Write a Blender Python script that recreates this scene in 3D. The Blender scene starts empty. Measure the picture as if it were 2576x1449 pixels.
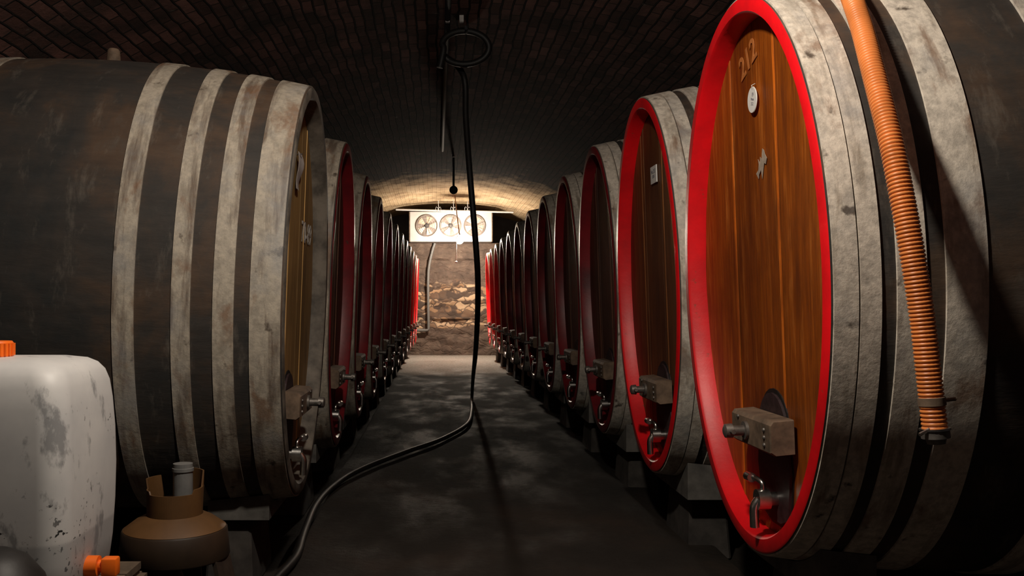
import bpy, bmesh, math, random
from mathutils import Vector, Matrix
random.seed(7)
sc = bpy.context.scene
COL = sc.collection
PI = math.pi
F = 2300.0; VX = 1098.0; VY = 765.0; CAMZ = 1.2

def P(px, py, Y):
    return Vector(((px - VX) * Y / F, Y, CAMZ + (VY - py) * Y / F))

# ------------------------------------------------------------------ materials
class NT:
    def __init__(s, name):
        s.m = bpy.data.materials.new(name); s.m.use_nodes = True
        s.t = s.m.node_tree; s.n = s.t.nodes; s.l = s.t.links
        s.b = s.n['Principled BSDF']
        s.tc = s.n.new('ShaderNodeTexCoord')
    def link(s, a, b): s.l.new(a, b)
    def mapping(s, scale=(1, 1, 1), src='Object', rand=True):
        mp = s.n.new('ShaderNodeMapping'); mp.inputs['Scale'].default_value = scale
        s.link(s.tc.outputs[src], mp.inputs['Vector'])
        if rand:
            oi = s.n.new('ShaderNodeObjectInfo')
            mu = s.n.new('ShaderNodeMath'); mu.operation = 'MULTIPLY'; mu.inputs[1].default_value = 37.0
            s.link(oi.outputs['Random'], mu.inputs[0])
            s.link(mu.outputs[0], mp.inputs['Location'])
        return mp.outputs[0]
    def noise(s, vec, scale=5, detail=6, rough=.6, dist=0):
        n = s.n.new('ShaderNodeTexNoise'); n.inputs['Scale'].default_value = scale
        n.inputs['Detail'].default_value = detail; n.inputs['Roughness'].default_value = rough
        n.inputs['Distortion'].default_value = dist
        s.link(vec, n.inputs['Vector']); return n.outputs['Fac']
    def ramp(s, fac, stops):
        r = s.n.new('ShaderNodeValToRGB'); e = r.color_ramp.elements
        while len(e) > 1: e.remove(e[-1])
        e[0].position = stops[0][0]; e[0].color = (*stops[0][1], 1)
        for p, c in stops[1:]:
            k = e.new(p); k.color = (*c, 1)
        s.link(fac, r.inputs[0]); return r.outputs[0]
    def mix(s, fac, a, b, mode='MIX'):
        m = s.n.new('ShaderNodeMix'); m.data_type = 'RGBA'; m.blend_type = mode
        for sock, v in ((m.inputs[0], fac), (m.inputs[6], a), (m.inputs[7], b)):
            if hasattr(v, 'links') or hasattr(v, 'is_linked'): s.link(v, sock)
            elif isinstance(v, (int, float)): sock.default_value = v
            else: sock.default_value = (*v, 1)
        return m.outputs[2]
    def math(s, op, a, b=0.0, c=None):
        m = s.n.new('ShaderNodeMath'); m.operation = op
        for i, v in enumerate((a, b, c)):
            if v is None: continue
            if isinstance(v, (int, float)): m.inputs[i].default_value = v
            else: s.link(v, m.inputs[i])
        return m.outputs[0]
    def bump(s, h, strength=.4, dist=.01):
        b = s.n.new('ShaderNodeBump'); b.inputs['Strength'].default_value = strength
        b.inputs['Distance'].default_value = dist
        s.link(h, b.inputs['Height']); s.link(b.outputs[0], s.b.inputs['Normal'])
    def col(s, c):
        if hasattr(c, 'is_linked'): s.link(c, s.b.inputs['Base Color'])
        else: s.b.inputs['Base Color'].default_value = (*c, 1)
    def set(s, rough=.6, metal=0, spec=.5):
        s.b.inputs['Roughness'].default_value = rough; s.b.inputs['Metallic'].default_value = metal
        s.b.inputs['Specular IOR Level'].default_value = spec

def G(v): return (v, v, v)

def simple(name, c, rough=.6, metal=0, var=.35, scale=25, bump=.15):
    t = NT(name); v = t.mapping()
    n = t.noise(v, scale, 5)
    t.col(t.mix(t.ramp(n, [(.35, G(0)), (.65, G(1))]), tuple(x * (1 - var) for x in c), tuple(min(1, x * (1 + var * .5)) for x in c)))
    t.set(rough, metal); t.bump(n, bump, .004)
    return t.m

# cask staves: dark, sooty wood with mould and rust-brown patches, grain along the cask (x)
def mat_stave():
    t = NT('cask_stave_wood'); v = t.mapping((1.2, 5, 5)); v2 = t.mapping((1, 1, 1))
    grain = t.noise(v, 4, 8, .65)
    patch = t.noise(v2, 2.3, 7, .62, .3)
    mould = t.noise(t.mapping((6, 2.2, 2.2)), 2.0, 8, .7, .2)
    c = t.ramp(patch, [(.32, (.026, .028, .028)), (.47, (.048, .040, .034)), (.60, (.095, .058, .036)), (.72, (.10, .085, .07))])
    c = t.mix(t.ramp(mould, [(.56, G(0)), (.74, G(.5))]), c, (.22, .19, .155))
    c = t.mix(.45, c, t.ramp(grain, [(.3, G(.25)), (.7, G(1))]), 'MULTIPLY')
    t.col(c); t.set(.72); t.bump(grain, .5, .006)
    return t.m

def mat_hoop(name, base=(.50, .46, .40), dark=(.10, .075, .055), lo=.36, hi=.52):
    t = NT(name)
    v = t.mapping((1, 1, 1)); vs = t.mapping((10, 1.6, 1.6))
    big = t.noise(vs, 1.6, 7, .62, .2); fine = t.noise(v, 38, 8, .7); pit = t.noise(v, 13, 4, .55)
    c = t.mix(t.ramp(big, [(lo, G(1)), (hi, G(0))]), base, dark)
    c = t.mix(t.ramp(fine, [(.3, G(.55)), (.6, G(0))]), c, (.17, .155, .14))
    c = t.mix(t.ramp(t.noise(t.mapping((3, 1.3, 1.3)), 2.7, 6, .62, .4), [(.55, G(0)), (.66, G(.7))]), c, (.20, .10, .05))
    c = t.mix(t.ramp(t.noise(v, 17, 7, .65), [(.35, G(.5)), (.5, G(0)), (.62, G(0)), (.75, G(.0))]), c, tuple(x * .45 for x in base))
    c = t.mix(t.ramp(pit, [(.28, G(.9)), (.36, G(0))]), c, (.07, .05, .035))
    c = t.mix(t.ramp(t.noise(v, 3.1, 5), [(.52, G(0)), (.68, G(.55))]), c, (.30, .31, .32))
    t.col(c); t.set(.62, .0); t.bump(fine, .45, .006)
    return t.m

def mat_paint_red(name='red_rim_paint', c0=(.62, .006, .010), c1=(.95, .006, .012), chip=(.26, .05, .025)):
    t = NT(name); v = t.mapping((1, 1, 1))
    n = t.noise(v, 3.0, 6, .6); f = t.noise(v, 22, 6, .65)
    c = t.ramp(n, [(.36, c0), (.6, c1)])
    c = t.mix(t.ramp(f, [(.26, G(.9)), (.36, G(0))]), c, chip)
    t.col(c); t.set(.42); t.bump(f, .25, .003)
    return t.m

def mat_head(name, a, b, streak, rough=.38):
    t = NT(name)
    v = t.mapping((1, 6, .55)); g = t.noise(v, 4, 8, .66, .5)
    fine = t.noise(t.mapping((1, 45, 1.6)), 4, 6, .7); pat = t.noise(t.mapping((1, 1.6, .8)), 2.2, 5, .6)
    at = t.n.new('ShaderNodeAttribute'); at.attribute_name = 'tint'
    c = t.ramp(g, [(.3, a), (.55, b), (.72, streak)])
    c = t.mix(t.ramp(pat, [(.34, G(.6)), (.55, G(0))]), c, tuple(x * .45 for x in a))
    c = t.mix(t.ramp(fine, [(.32, G(.5)), (.6, G(0))]), c, tuple(x * .4 for x in a))
    c = t.mix(.85, c, at.outputs['Color'], 'MULTIPLY')
    t.col(c); t.set(rough); t.bump(fine, .25, .003)
    return t.m

def mat_brick():
    t = NT('vault_brick')
    uv = t.mapping((1, 1, 1), 'UV', rand=False)
    dn = t.n.new('ShaderNodeTexNoise'); dn.inputs['Scale'].default_value = 3
    t.link(uv, dn.inputs['Vector'])
    vm = t.n.new('ShaderNodeVectorMath'); vm.operation = 'MULTIPLY_ADD'
    t.link(dn.outputs['Color'], vm.inputs[0]); vm.inputs[1].default_value = (.05, .05, .05); t.link(uv, vm.inputs[2])
    br = t.n.new('ShaderNodeTexBrick'); t.link(vm.outputs[0], br.inputs['Vector'])
    br.inputs['Scale'].default_value = 1; br.inputs['Brick Width'].default_value = .27
    br.inputs['Row Height'].default_value = .085; br.inputs['Mortar Size'].default_value = .009
    br.inputs['Mortar Smooth'].default_value = .6
    br.inputs['Color1'].default_value = (.34, .17, .14, 1); br.inputs['Color2'].default_value = (.12, .065, .055, 1)
    br.inputs['Mortar'].default_value = (.045, .038, .036, 1)
    n = t.noise(uv, 2.2, 6, .65); f = t.noise(uv, 30, 6, .7)
    c = t.mix(t.ramp(n, [(.35, G(.8)), (.6, G(0))]), br.outputs['Color'], (.045, .045, .042))
    # tan plaster over the last bay, its pale tone also painting the bulb's glow
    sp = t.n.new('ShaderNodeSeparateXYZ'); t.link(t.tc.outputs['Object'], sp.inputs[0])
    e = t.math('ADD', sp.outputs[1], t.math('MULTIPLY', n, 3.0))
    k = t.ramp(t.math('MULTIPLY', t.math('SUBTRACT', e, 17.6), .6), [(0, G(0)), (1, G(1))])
    mid_shade = t.ramp(t.math('MULTIPLY', t.math('SUBTRACT', e, 10.0), .3), [(0, G(0)), (1, G(.9))])
    c = t.mix(mid_shade, c, (.010, .013, .014))  # shade of the mid vault painted in as darker, bluer brick
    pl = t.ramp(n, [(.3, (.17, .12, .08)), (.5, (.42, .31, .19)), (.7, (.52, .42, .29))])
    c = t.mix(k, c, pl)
    c = t.mix(t.ramp(t.noise(uv, 9, 4), [(.66, G(0)), (.74, G(.5))]), c, (.3, .26, .22))
    t.col(c); t.set(.95, 0, .05)
    h = t.math('ADD', t.math('MULTIPLY', br.outputs['Fac'], t.math('SUBTRACT', t.math('MULTIPLY', k, .85), 1.0)), t.math('MULTIPLY', f, .6))
    t.bump(h, 1.0, .035)
    return t.m

def mat_floor():
    t = NT('cellar_floor'); v = t.mapping((1, 1, 1), rand=False)
    n = t.noise(v, 1.1, 7, .62); f = t.noise(v, 26, 7, .7); w = t.noise(t.mapping((1, .45, 1), rand=False), 2.3, 6, .6)
    c = t.ramp(n, [(.3, (.024, .021, .018)), (.5, (.036, .030, .025)), (.68, (.055, .038, .028))])
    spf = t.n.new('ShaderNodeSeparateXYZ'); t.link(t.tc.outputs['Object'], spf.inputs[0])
    c = t.mix(t.ramp(t.math('MULTIPLY', t.math('SUBTRACT', spf.outputs[1], 5.0), .3), [(0, G(0)), (1, G(.85))]), c, (.009, .010, .011))  # aisle shade painted in: floor colour darkens with distance
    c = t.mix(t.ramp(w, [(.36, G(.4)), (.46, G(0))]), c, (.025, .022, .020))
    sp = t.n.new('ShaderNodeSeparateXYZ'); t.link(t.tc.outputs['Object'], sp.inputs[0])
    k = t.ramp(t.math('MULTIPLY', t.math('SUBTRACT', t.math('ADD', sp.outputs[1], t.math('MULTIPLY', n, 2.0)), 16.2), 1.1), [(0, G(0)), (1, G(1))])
    c = t.mix(k, c, t.ramp(f, [(.3, (.15, .13, .115)), (.65, (.42, .385, .35))]))  # bulb's pool of light painted in as a paler floor
    t.col(c); t.set(.8, 0, .10)
    t.link(t.ramp(w, [(.36, G(.6)), (.55, G(.88))]), t.b.inputs['Roughness'])
    t.bump(t.math('ADD', f, t.math('MULTIPLY', n, 2.0)), .7, .012)
    return t.m

def mat_rubble():
    t = NT('rubble_wall'); v = t.mapping((1, 1, 1), rand=False)
    dn = t.n.new('ShaderNodeTexNoise'); dn.inputs['Scale'].default_value = 3.5; t.link(v, dn.inputs['Vector'])
    vm = t.n.new('ShaderNodeVectorMath'); vm.operation = 'MULTIPLY_ADD'
    t.link(dn.outputs['Color'], vm.inputs[0]); vm.inputs[1].default_value = (.34, .34, .34); t.link(v, vm.inputs[2])
    mp = t.n.new('ShaderNodeMapping'); mp.inputs['Scale'].default_value = (3.8, 3.8, 9.5); t.link(vm.outputs[0], mp.inputs['Vector'])
    vo = t.n.new('ShaderNodeTexVoronoi'); vo.inputs['Scale'].default_value = 1; t.link(mp.outputs[0], vo.inputs['Vector'])
    ve = t.n.new('ShaderNodeTexVoronoi'); ve.feature = 'DISTANCE_TO_EDGE'; ve.inputs['Scale'].default_value = 1; t.link(mp.outputs[0], ve.inputs['Vector'])
    sep = t.n.new('ShaderNodeSeparateColor'); t.link(vo.outputs['Color'], sep.inputs[0])
    c = t.ramp(sep.outputs[0], [(.1, (.06, .04, .03)), (.4, (.14, .085, .055)), (.6, (.30, .18, .10)), (.85, (.48, .34, .22))])
    c = t.mix(t.ramp(ve.outputs['Distance'], [(.02, G(1)), (.10, G(0))]), c, (.09, .06, .045))
    n = t.noise(v, 1.5, 7, .62)
    # smooth render left on the upper and lower courses
    sp = t.n.new('ShaderNodeSeparateXYZ'); t.link(t.tc.outputs['Object'], sp.inputs[0])
    hgt = t.math('ABSOLUTE', t.math('SUBTRACT', sp.outputs[2], 1.15))
    k = t.math('ADD', t.math('MULTIPLY', hgt, .9), t.math('MULTIPLY', n, 1.0))
    c = t.mix(t.ramp(k, [(.93, G(0)), (1.06, G(1))]), c, t.ramp(t.noise(v, 6, 6), [(.3, (.07, .048, .038)), (.6, (.13, .09, .068)), (.75, (.20, .145, .11))]))
    t.col(c); t.set(.85)
    t.bump(t.math('ADD', t.math('MINIMUM', ve.outputs['Distance'], .2), t.math('MULTIPLY', t.noise(v, 20, 6), .15)), .9, .05)
    return t.m

def mat_canister():
    t = NT('canister_plastic'); v = t.mapping(rand=False)
    n = t.noise(v, 3.2, 6, .6); s = t.noise(v, 55, 3, .55); z = t.noise(t.mapping((7, 7, 3.4), rand=False), 1.4, 6, .65)
    s2 = t.noise(t.mapping((1, 1, .6), rand=False), 26, 2, .5)
    c = t.ramp(n, [(.3, (.54, .54, .54)), (.6, (.70, .69, .67))])
    blot = t.ramp(z, [(.57, G(0)), (.64, G(1))])
    c = t.mix(t.math('MULTIPLY', blot, .6), c, (.10, .105, .115))
    sp = t.ramp(s, [(.61, G(0)), (.65, G(1))])
    zone = t.ramp(t.noise(v, 4.5, 3), [(.5, G(0)), (.6, G(1))])
    sz = t.n.new('ShaderNodeSeparateXYZ'); t.link(t.tc.outputs['Object'], sz.inputs[0])
    sp = t.math('MULTIPLY', sp, t.ramp(sz.outputs[2], [(.44, G(1)), (.5, G(0))]))
    c = t.mix(t.math('MULTIPLY', sp, zone), c, (.03, .03, .03))
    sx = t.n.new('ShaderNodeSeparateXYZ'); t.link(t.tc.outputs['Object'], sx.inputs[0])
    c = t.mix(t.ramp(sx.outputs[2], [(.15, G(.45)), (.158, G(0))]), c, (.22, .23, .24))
    t.col(c); t.set(.5)
    t.b.inputs['Subsurface Weight'].default_value = .15
    t.b.inputs['Subsurface Radius'].default_value = (.02, .02, .02)
    t.bump(n, .1, .004)
    return t.m

def emit(name, c, strength):
    m = bpy.data.materials.new(name); m.use_nodes = True
    b = m.node_tree.nodes['Principled BSDF']; b.inputs['Base Color'].default_value = (*c, 1)
    b.inputs['Emission Color'].default_value = (*c, 1); b.inputs['Emission Strength'].default_value = strength
    return m

M = {}
M['stave'] = mat_stave()
M['hoop'] = mat_hoop('pale_weathered_hoop', (.78, .70, .59), (.34, .28, .21), .30, .45)
M['hoop_left'] = mat_hoop('weathered_hoop_patchy', (.50, .44, .35), (.17, .125, .09), .38, .52)
M['red'] = mat_paint_red()
M['red_shaded'] = mat_paint_red('shaded_red_rim_paint', (.11, .012, .016), (.27, .014, .02), (.09, .045, .03))  # rim red with shade mixed in, for casks the lamps barely reach
M['bare'] = simple('bare_grey_rim_wood', (.15, .13, .105), .7, var=.6, scale=9)
M['head'] = mat_head('oiled_oak_head', (.17, .040, .007), (.36, .085, .006), (.62, .20, .035))
M['head_mid'] = mat_head('brown_oak_head', (.10, .036, .012), (.17, .062, .016), (.26, .11, .035), .5)
M['head_ochre'] = mat_head('ochre_oak_head', (.26, .15, .045), (.36, .215, .07), (.44, .27, .11), .6)
M['head_dark'] = mat_head('dark_oak_head', (.10, .040, .022), (.15, .060, .030), (.19, .085, .04), .5)
M['door'] = simple('dark_hatch_wood', (.035, .018, .020), .6, var=.5)
M['beam'] = simple('grey_oak_beam', (.17, .115, .075), .75, var=.5, scale=14, bump=.4)
M['steel'] = simple('tap_steel', (.62, .60, .57), .28, 1, .2)
M['iron'] = simple('dull_iron', (.22, .20, .18), .5, .7, .4)
M['saddle'] = simple('grey_saddle_timber', (.12, .112, .10), .8, var=.45, scale=8, bump=.4)
M['pier'] = simple('pier_masonry', (.055, .048, .042), .9, var=.5, scale=8, bump=.6)
M['brick'] = mat_brick(); M['floor'] = mat_floor(); M['rubble'] = mat_rubble()
M['darkwall'] = simple('blackened_wall', (.045, .045, .055), .9, var=.4, scale=3, bump=.4)
M['white'] = simple('white_enamel', (.42, .415, .41), .45, var=.08, scale=5, bump=.02)
M['rubber'] = simple('black_rubber', (.014, .012, .011), .55, var=.3)
M['darkmetal'] = simple('sooty_metal', (.02, .02, .024), .7, var=.3)
M['orange_hose'] = simple('orange_ribbed_hose', (.74, .235, .058), .42, var=.18, scale=12, bump=.05)
M['orange'] = simple('orange_cap_plastic', (.95, .17, .012), .4, var=.08)
M['canister'] = mat_canister()
M['brown'] = simple('brown_plastic', (.11, .052, .016), .55, var=.25, scale=7, bump=.1)
M['brown2'] = simple('russet_plastic', (.10, .045, .028), .5, var=.2, scale=7, bump=.1)
M['greypipe'] = simple('grey_pvc', (.16, .16, .155), .5, var=.15)
M['tagwhite'] = simple('white_tag', (.80, .79, .76), .5, var=.05, scale=10, bump=.02)
M['paper'] = simple('aged_paper', (.50, .46, .44), .8, var=.2, scale=30, bump=.05)
M['ink'] = simple('ink', (.10, .09, .13), .7, var=.1)
M['carve'] = simple('scraped_wood', (.46, .15, .035), .6, var=.2)
M['chalk'] = simple('chalk', (.50, .48, .44), .9, var=.3, scale=60)
M['scuff'] = simple('grey_scuff', (.42, .34, .27), .8, var=.3, scale=30)
M['blade'] = simple('fan_blade_tan', (.62, .46, .36), .5, var=.2, scale=6)
M['fanback'] = simple('fan_recess_grey', (.24, .20, .18), .7, var=.4, scale=6)
M['crate'] = simple('crate_wood', (.12, .085, .055), .8, var=.4, scale=10, bump=.3)
M['bulb'] = emit('glowing_bulb', (1.0, .85, .68), 1350)
M['cord'] = simple('tan_cord', (.42, .22, .12), .6)

# ------------------------------------------------------------------ object helpers
def link(name, bm, mat, parent=None, smooth=True):
    bmesh.ops.recalc_face_normals(bm, faces=bm.faces)
    me = bpy.data.meshes.new(name); bm.to_mesh(me); bm.free()
    if mat: me.materials.append(mat)
    if smooth:
        for p in me.polygons: p.use_smooth = True
        try: me.set_sharp_from_angle(angle=math.radians(38))
        except Exception: pass
    o = bpy.data.objects.new(name, me); COL.objects.link(o)
    if parent: o.parent = parent
    return o
def tag(o, label, cat, group=None):
    o['label'] = label; o['category'] = cat
    if group: o['group'] = group
    return o
def thing(name, label, cat, loc=(0, 0, 0), group=None):
    o = bpy.data.objects.new(name, None); COL.objects.link(o); o.location = loc
    o.empty_display_size = .1
    return tag(o, label, cat, group)
def struct(name, bm, mat, smooth=False):
    o = link(name, bm, mat, None, smooth); o['kind'] = 'structure'; return o
def box(bm, x0, x1, y0, y1, z0, z1, bev=0, seg=2):
    r = bmesh.ops.create_cube(bm, size=1)
    vs = r['verts']
    for v in vs:
        v.co = Vector(((x0 + x1) / 2 + v.co.x * (x1 - x0), (y0 + y1) / 2 + v.co.y * (y1 - y0), (z0 + z1) / 2 + v.co.z * (z1 - z0)))
    if bev:
        es = list({e for v in vs for e in v.link_edges})
        bmesh.ops.bevel(bm, geom=es, offset=bev, segments=seg, affect='EDGES', profile=.5)
def frame_of(d):
    d = d.normalized(); up = Vector((0, 0, 1)) if abs(d.z) < .9 else Vector((1, 0, 0))
    a = d.cross(up).normalized(); return a, d.cross(a).normalized()
def sweep(bm, pts, radii, seg=12, cap=True):
    rings = []; n = len(pts); a = None
    for i, p in enumerate(pts):
        d = (pts[min(i + 1, n - 1)] - pts[max(i - 1, 0)]).normalized()
        if a is None: a, b = frame_of(d)
        else:
            a = (a - d * a.dot(d)).normalized(); b = d.cross(a)
        r = radii[i] if isinstance(radii, (list, tuple)) else radii
        rings.append([bm.verts.new(p + a * (r * math.cos(2 * PI * k / seg)) + b * (r * math.sin(2 * PI * k / seg))) for k in range(seg)])
    for i in range(n - 1):
        for k in range(seg):
            bm.faces.new((rings[i][k], rings[i][(k + 1) % seg], rings[i + 1][(k + 1) % seg], rings[i + 1][k]))
    if cap:
        bm.faces.new(rings[0]); bm.faces.new(list(reversed(rings[-1])))
def spline(pts, per=8):
    out = []; n = len(pts)
    for i in range(n - 1):
        p0 = pts[max(i - 1, 0)]; p1 = pts[i]; p2 = pts[i + 1]; p3 = pts[min(i + 2, n - 1)]
        for k in range(per):
            t = k / per
            out.append(.5 * ((2 * p1) + (p2 - p0) * t + (2 * p0 - 5 * p1 + 4 * p2 - p3) * t * t + (3 * p1 - p0 - 3 * p2 + p3) * t ** 3))
    out.append(pts[-1].copy()); return out
def lathe(bm, prof, c=(0, 0, 0), seg=40, closed=False):
    c = Vector(c); rings = []
    for r, z in prof:
        if r < 1e-5: rings.append([bm.verts.new(c + Vector((0, 0, z)))])
        else: rings.append([bm.verts.new(c + Vector((r * math.cos(2 * PI * k / seg), r * math.sin(2 * PI * k / seg), z))) for k in range(seg)])
    pairs = [(i, i + 1) for i in range(len(rings) - 1)] + ([(len(rings) - 1, 0)] if closed else [])
    for i, j in pairs:
        A, B = rings[i], rings[j]
        for k in range(seg):
            k2 = (k + 1) % seg
            if len(A) == 1 and len(B) == 1: continue
            if len(A) == 1: bm.faces.new((A[0], B[k2], B[k]))
            elif len(B) == 1: bm.faces.new((A[k], A[k2], B[0]))
            else: bm.faces.new((A[k], A[k2], B[k2], B[k]))
def copy_tree(o, parent=None):
    c = o.copy(); COL.objects.link(c)
    if parent: c.parent = parent
    for ch in o.children: copy_tree(ch, c)
    return c
def text_mesh(name, s, size, mat, parent, mtx, depth=.0015, weight=0.0):
    cu = bpy.data.curves.new('tmp', 'FONT'); cu.body = s; cu.size = size; cu.extrude = depth
    cu.align_x = 'CENTER'; cu.align_y = 'CENTER'; cu.offset = weight; cu.resolution_u = 4
    to = bpy.data.objects.new('tmp', cu); COL.objects.link(to)
    bpy.context.view_layer.update()
    dg = bpy.context.evaluated_depsgraph_get()
    me = bpy.data.meshes.new_from_object(to.evaluated_get(dg), depsgraph=dg)
    bpy.data.objects.remove(to); bpy.data.curves.remove(cu)
    me.transform(mtx); me.name = name; me.materials.clear(); me.materials.append(mat)
    o = bpy.data.objects.new(name, me); COL.objects.link(o)
    if parent: o.parent = parent
    return o

# ------------------------------------------------------------------ casks
L = 2.0; REC = .070; RIM = .056; TILT = math.radians(2.1)
# local: +x*s runs into the cask from the front rim, y along the aisle, z up; origin at the bottom of the front rim
def prof(t, A, B):
    q = 1 - (2 * t / L - 1) ** 2
    return A * (1 + .014 * q), B * (1 + .10 * q)
def ring(bm, t, a, b, s, zc, seg):
    return [bm.verts.new((s * t, a * math.cos(2 * PI * k / seg), zc + b * math.sin(2 * PI * k / seg))) for k in range(seg)]
def bridge(bm, A, B):
    n = len(A)
    for k in range(n): bm.faces.new((A[k], A[(k + 1) % n], B[(k + 1) % n], B[k]))

def make_cask(s, A, B, hoops, mats, label, yd=-.08):
    """one cask with all its parts; s=+1 stands in the right row, -1 in the left row"""
    root = thing('wine_cask', label, 'cask')
    seg = 128
    # staves
    bm = bmesh.new(); prev = None; N = 28
    for i in range(N + 1):
        t = L * i / N; a, b = prof(t, A, B); r = ring(bm, t, a, b, s, B, seg)
        if prev: bridge(bm, prev, r)
        prev = r
    for t, d in ((L, .06), (L - .08, .065)):
        a, b = prof(t, A, B); r = ring(bm, t, a - d, b - d, s, B, seg); bridge(bm, prev, r); prev = r
    bm.faces.new(prev)
    link('staves', bm, mats['stave'], root)
    # painted rim: front edge and the recess wall
    bm = bmesh.new()
    r0 = ring(bm, 0.0, A, B, s, B, seg); r1 = ring(bm, -.004, A - .006, B - .006, s, B, seg)
    r2 = ring(bm, -.004, A - RIM + .008, B - RIM + .008, s, B, seg); r3 = ring(bm, .006, A - RIM, B - RIM, s, B, seg)
    r4 = ring(bm, REC + .015, A - RIM - .008, B - RIM - .008, s, B, seg)
    for p, q in ((r0, r1), (r1, r2), (r2, r3), (r3, r4)): bridge(bm, p, q)
    link('rim', bm, mats['rim'], root)
    # head: vertical planks
    rng = random.Random(5 if s > 0 else 11)
    bm = bmesh.new(); lay = bm.loops.layers.float_color.new('tint')
    ea, eb = A - RIM - .006, B - RIM - .006
    edges = [-ea]; thin = (.26, -.19)
    while edges[-1] < ea - .1: edges.append(edges[-1] + rng.uniform(.10, .19))
    edges[-1] = ea
    strips = [(x, x + .016) for x in thin]
    cuts = sorted(set([e for e in edges if all(abs(e - x) > .04 for x in thin)] + [x for st in strips for x in st]))
    def hz(y): return eb * math.sqrt(max(0, 1 - (y / ea) ** 2))
    for y0, y1 in zip(cuts[:-1], cuts[1:]):
        isthin = y1 - y0 < .02
        tv = 2.8 if isthin else rng.uniform(.75, 1.25)  # thin strips brightened to paint in lit plank edges
        off = -.0015 if isthin else rng.uniform(-.0008, .0008)
        g = .0002 if isthin else .0007
        ys = [y0 + g + (y1 - y0 - 2 * g) * k / 6 for k in range(7)]
        top = [bm.verts.new((s * (REC + off), y, B + hz(y))) for y in ys]; bot = [bm.verts.new((s * (REC + off), y, B - hz(y))) for y in ys]
        tb = [bm.verts.new((s * (REC + .03), y, B + hz(y))) for y in ys]; bb = [bm.verts.new((s * (REC + .03), y, B - hz(y))) for y in ys]
        fs = []
        for k in range(6): fs.append(bm.faces.new((bot[k], bot[k + 1], top[k + 1], top[k])))
        fs.append(bm.faces.new((bot[0], top[0], tb[0], bb[0]))); fs.append(bm.faces.new((bot[-1], bb[-1], tb[-1], top[-1])))
        for f in fs:
            for lp in f.loops: lp[lay] = (tv, tv, tv, 1)
    # dark backing behind the plank gaps
    vs = [bm.verts.new((s * (REC + .022), ea * math.cos(2 * PI * k / 48), B + eb * math.sin(2 * PI * k / 48))) for k in range(48)]
    f = bm.faces.new(vs)
    for lp in f.loops: lp[lay] = (.12, .12, .12, 1)
    link('head', bm, mats['head'], root, smooth=False)
    # hoops
    for t0, t1 in hoops:
        bm = bmesh.new(); th = .007; rs = []; K = 4
        for t in (t0 + (t1 - t0) * k / K for k in range(K + 1)):
            a, b = prof(t, A, B); rs.append(ring(bm, t, a + th, b + th, s, B, seg))
        a, b = prof(t0, A, B); i0 = ring(bm, t0, a - .003, b - .003, s, B, seg)
        a, b = prof(t1, A, B); i1 = ring(bm, t1, a - .003, b - .003, s, B, seg)
        bridge(bm, i0, rs[0])
        for p, q in zip(rs[:-1], rs[1:]): bridge(bm, p, q)
        bridge(bm, rs[-1], i1)
        link('hoop', bm, mats['hoop'], root)
    # hatch low in the head: round-topped, tapering down
    pts = []
    for k in range(13):
        th_ = PI * k / 12; pts.append((.13 * math.cos(th_), .425 + .135 * math.sin(th_)))
    pts += [(-.15, .30), (-.12, .14), (-.05, .115), (.05, .115), (.12, .14), (.15, .30)]
    def slab(pp, t0, t1, mat, nm, par, sc_=1.0):
        bm = bmesh.new(); zc = .34
        f0 = [bm.verts.new((s * t0, yd + y * sc_, zc + (z - zc) * sc_)) for y, z in pp]
        f1 = [bm.verts.new((s * t1, yd + y * sc_, zc + (z - zc) * sc_)) for y, z in pp]
        bm.faces.new(f0); bm.faces.new(f1)
        for k in range(len(pp)): bm.faces.new((f0[k], f0[(k + 1) % len(pp)], f1[(k + 1) % len(pp)], f1[k]))
        return link(nm, bm, mat, par, smooth=False)
    hatch = slab(pts, REC - .004, REC + .004, M['rubber'], 'hatch_seal', root, 1.07)
    door = slab(pts, REC - .013, REC - .0035, M['door'], 'hatch', root)
    # crossbeam with clamp screw
    bm = bmesh.new()
    yy = [-.18, -.165, .165, .18]
    cs = [(-.025, .385), (-.025, .475), (-.015, .488), (REC - .016, .492), (REC - .016, .378), (-.01, .374)]
    rr = []
    for y, k in ((-.21, .96), (-.202, 1), (.172, 1), (.18, .96)):
        rr.append([bm.verts.new((s * (.045 + (t - .045) * k), yd + y, .432 + (z - .432) * k)) for t, z in cs])
    for p, q in zip(rr[:-1], rr[1:]): bridge(bm, p, q)
    bm.faces.new(rr[0]); bm.faces.new(rr[-1])
    beam = link('crossbeam', bm, mats['beam'], root, smooth=False)
    bm = bmesh.new()
    V = Vector
    sweep(bm, [V((s * -.02, yd + .02, .43)), V((s * -.035, yd + .02, .43)), V((s * -.036, yd + .02, .43)), V((s * -.075, yd + .02, .43)), V((s * -.076, yd + .02, .43)), V((s * -.10, yd + .02, .43)), V((s * -.105, yd + .02, .43))],
          [.032, .032, .018, .018, .026, .024, .014], 14)
    sweep(bm, [V((s * -.085, yd - .03, .432)), V((s * -.085, yd + .07, .428))], .008, 8)
    link('clamp_screw', bm, mats['screw'], beam)
    for y, z in ((-.155, .455), (-.155, .43), (-.155, .405), (.10, .47)):
        bm = bmesh.new()
        bmesh.ops.create_uvsphere(bm, u_segments=8, v_segments=6, radius=.0075, matrix=Matrix.Translation((s * -.025, yd + y, z)))
        link('bolt', bm, M['iron'], beam)
    # tap at the foot of the hatch
    bm = bmesh.new(); ty = yd - .02
    sweep(bm, [V((s * (REC - .01), ty, .195)), V((s * .085, ty, .195)), V((s * .084, ty, .195)), V((s * .03, ty, .195)), V((s * .029, ty, .195)), V((s * -.012, ty, .195))],
          [.042, .042, .024, .024, .036, .036], 18)
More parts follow.
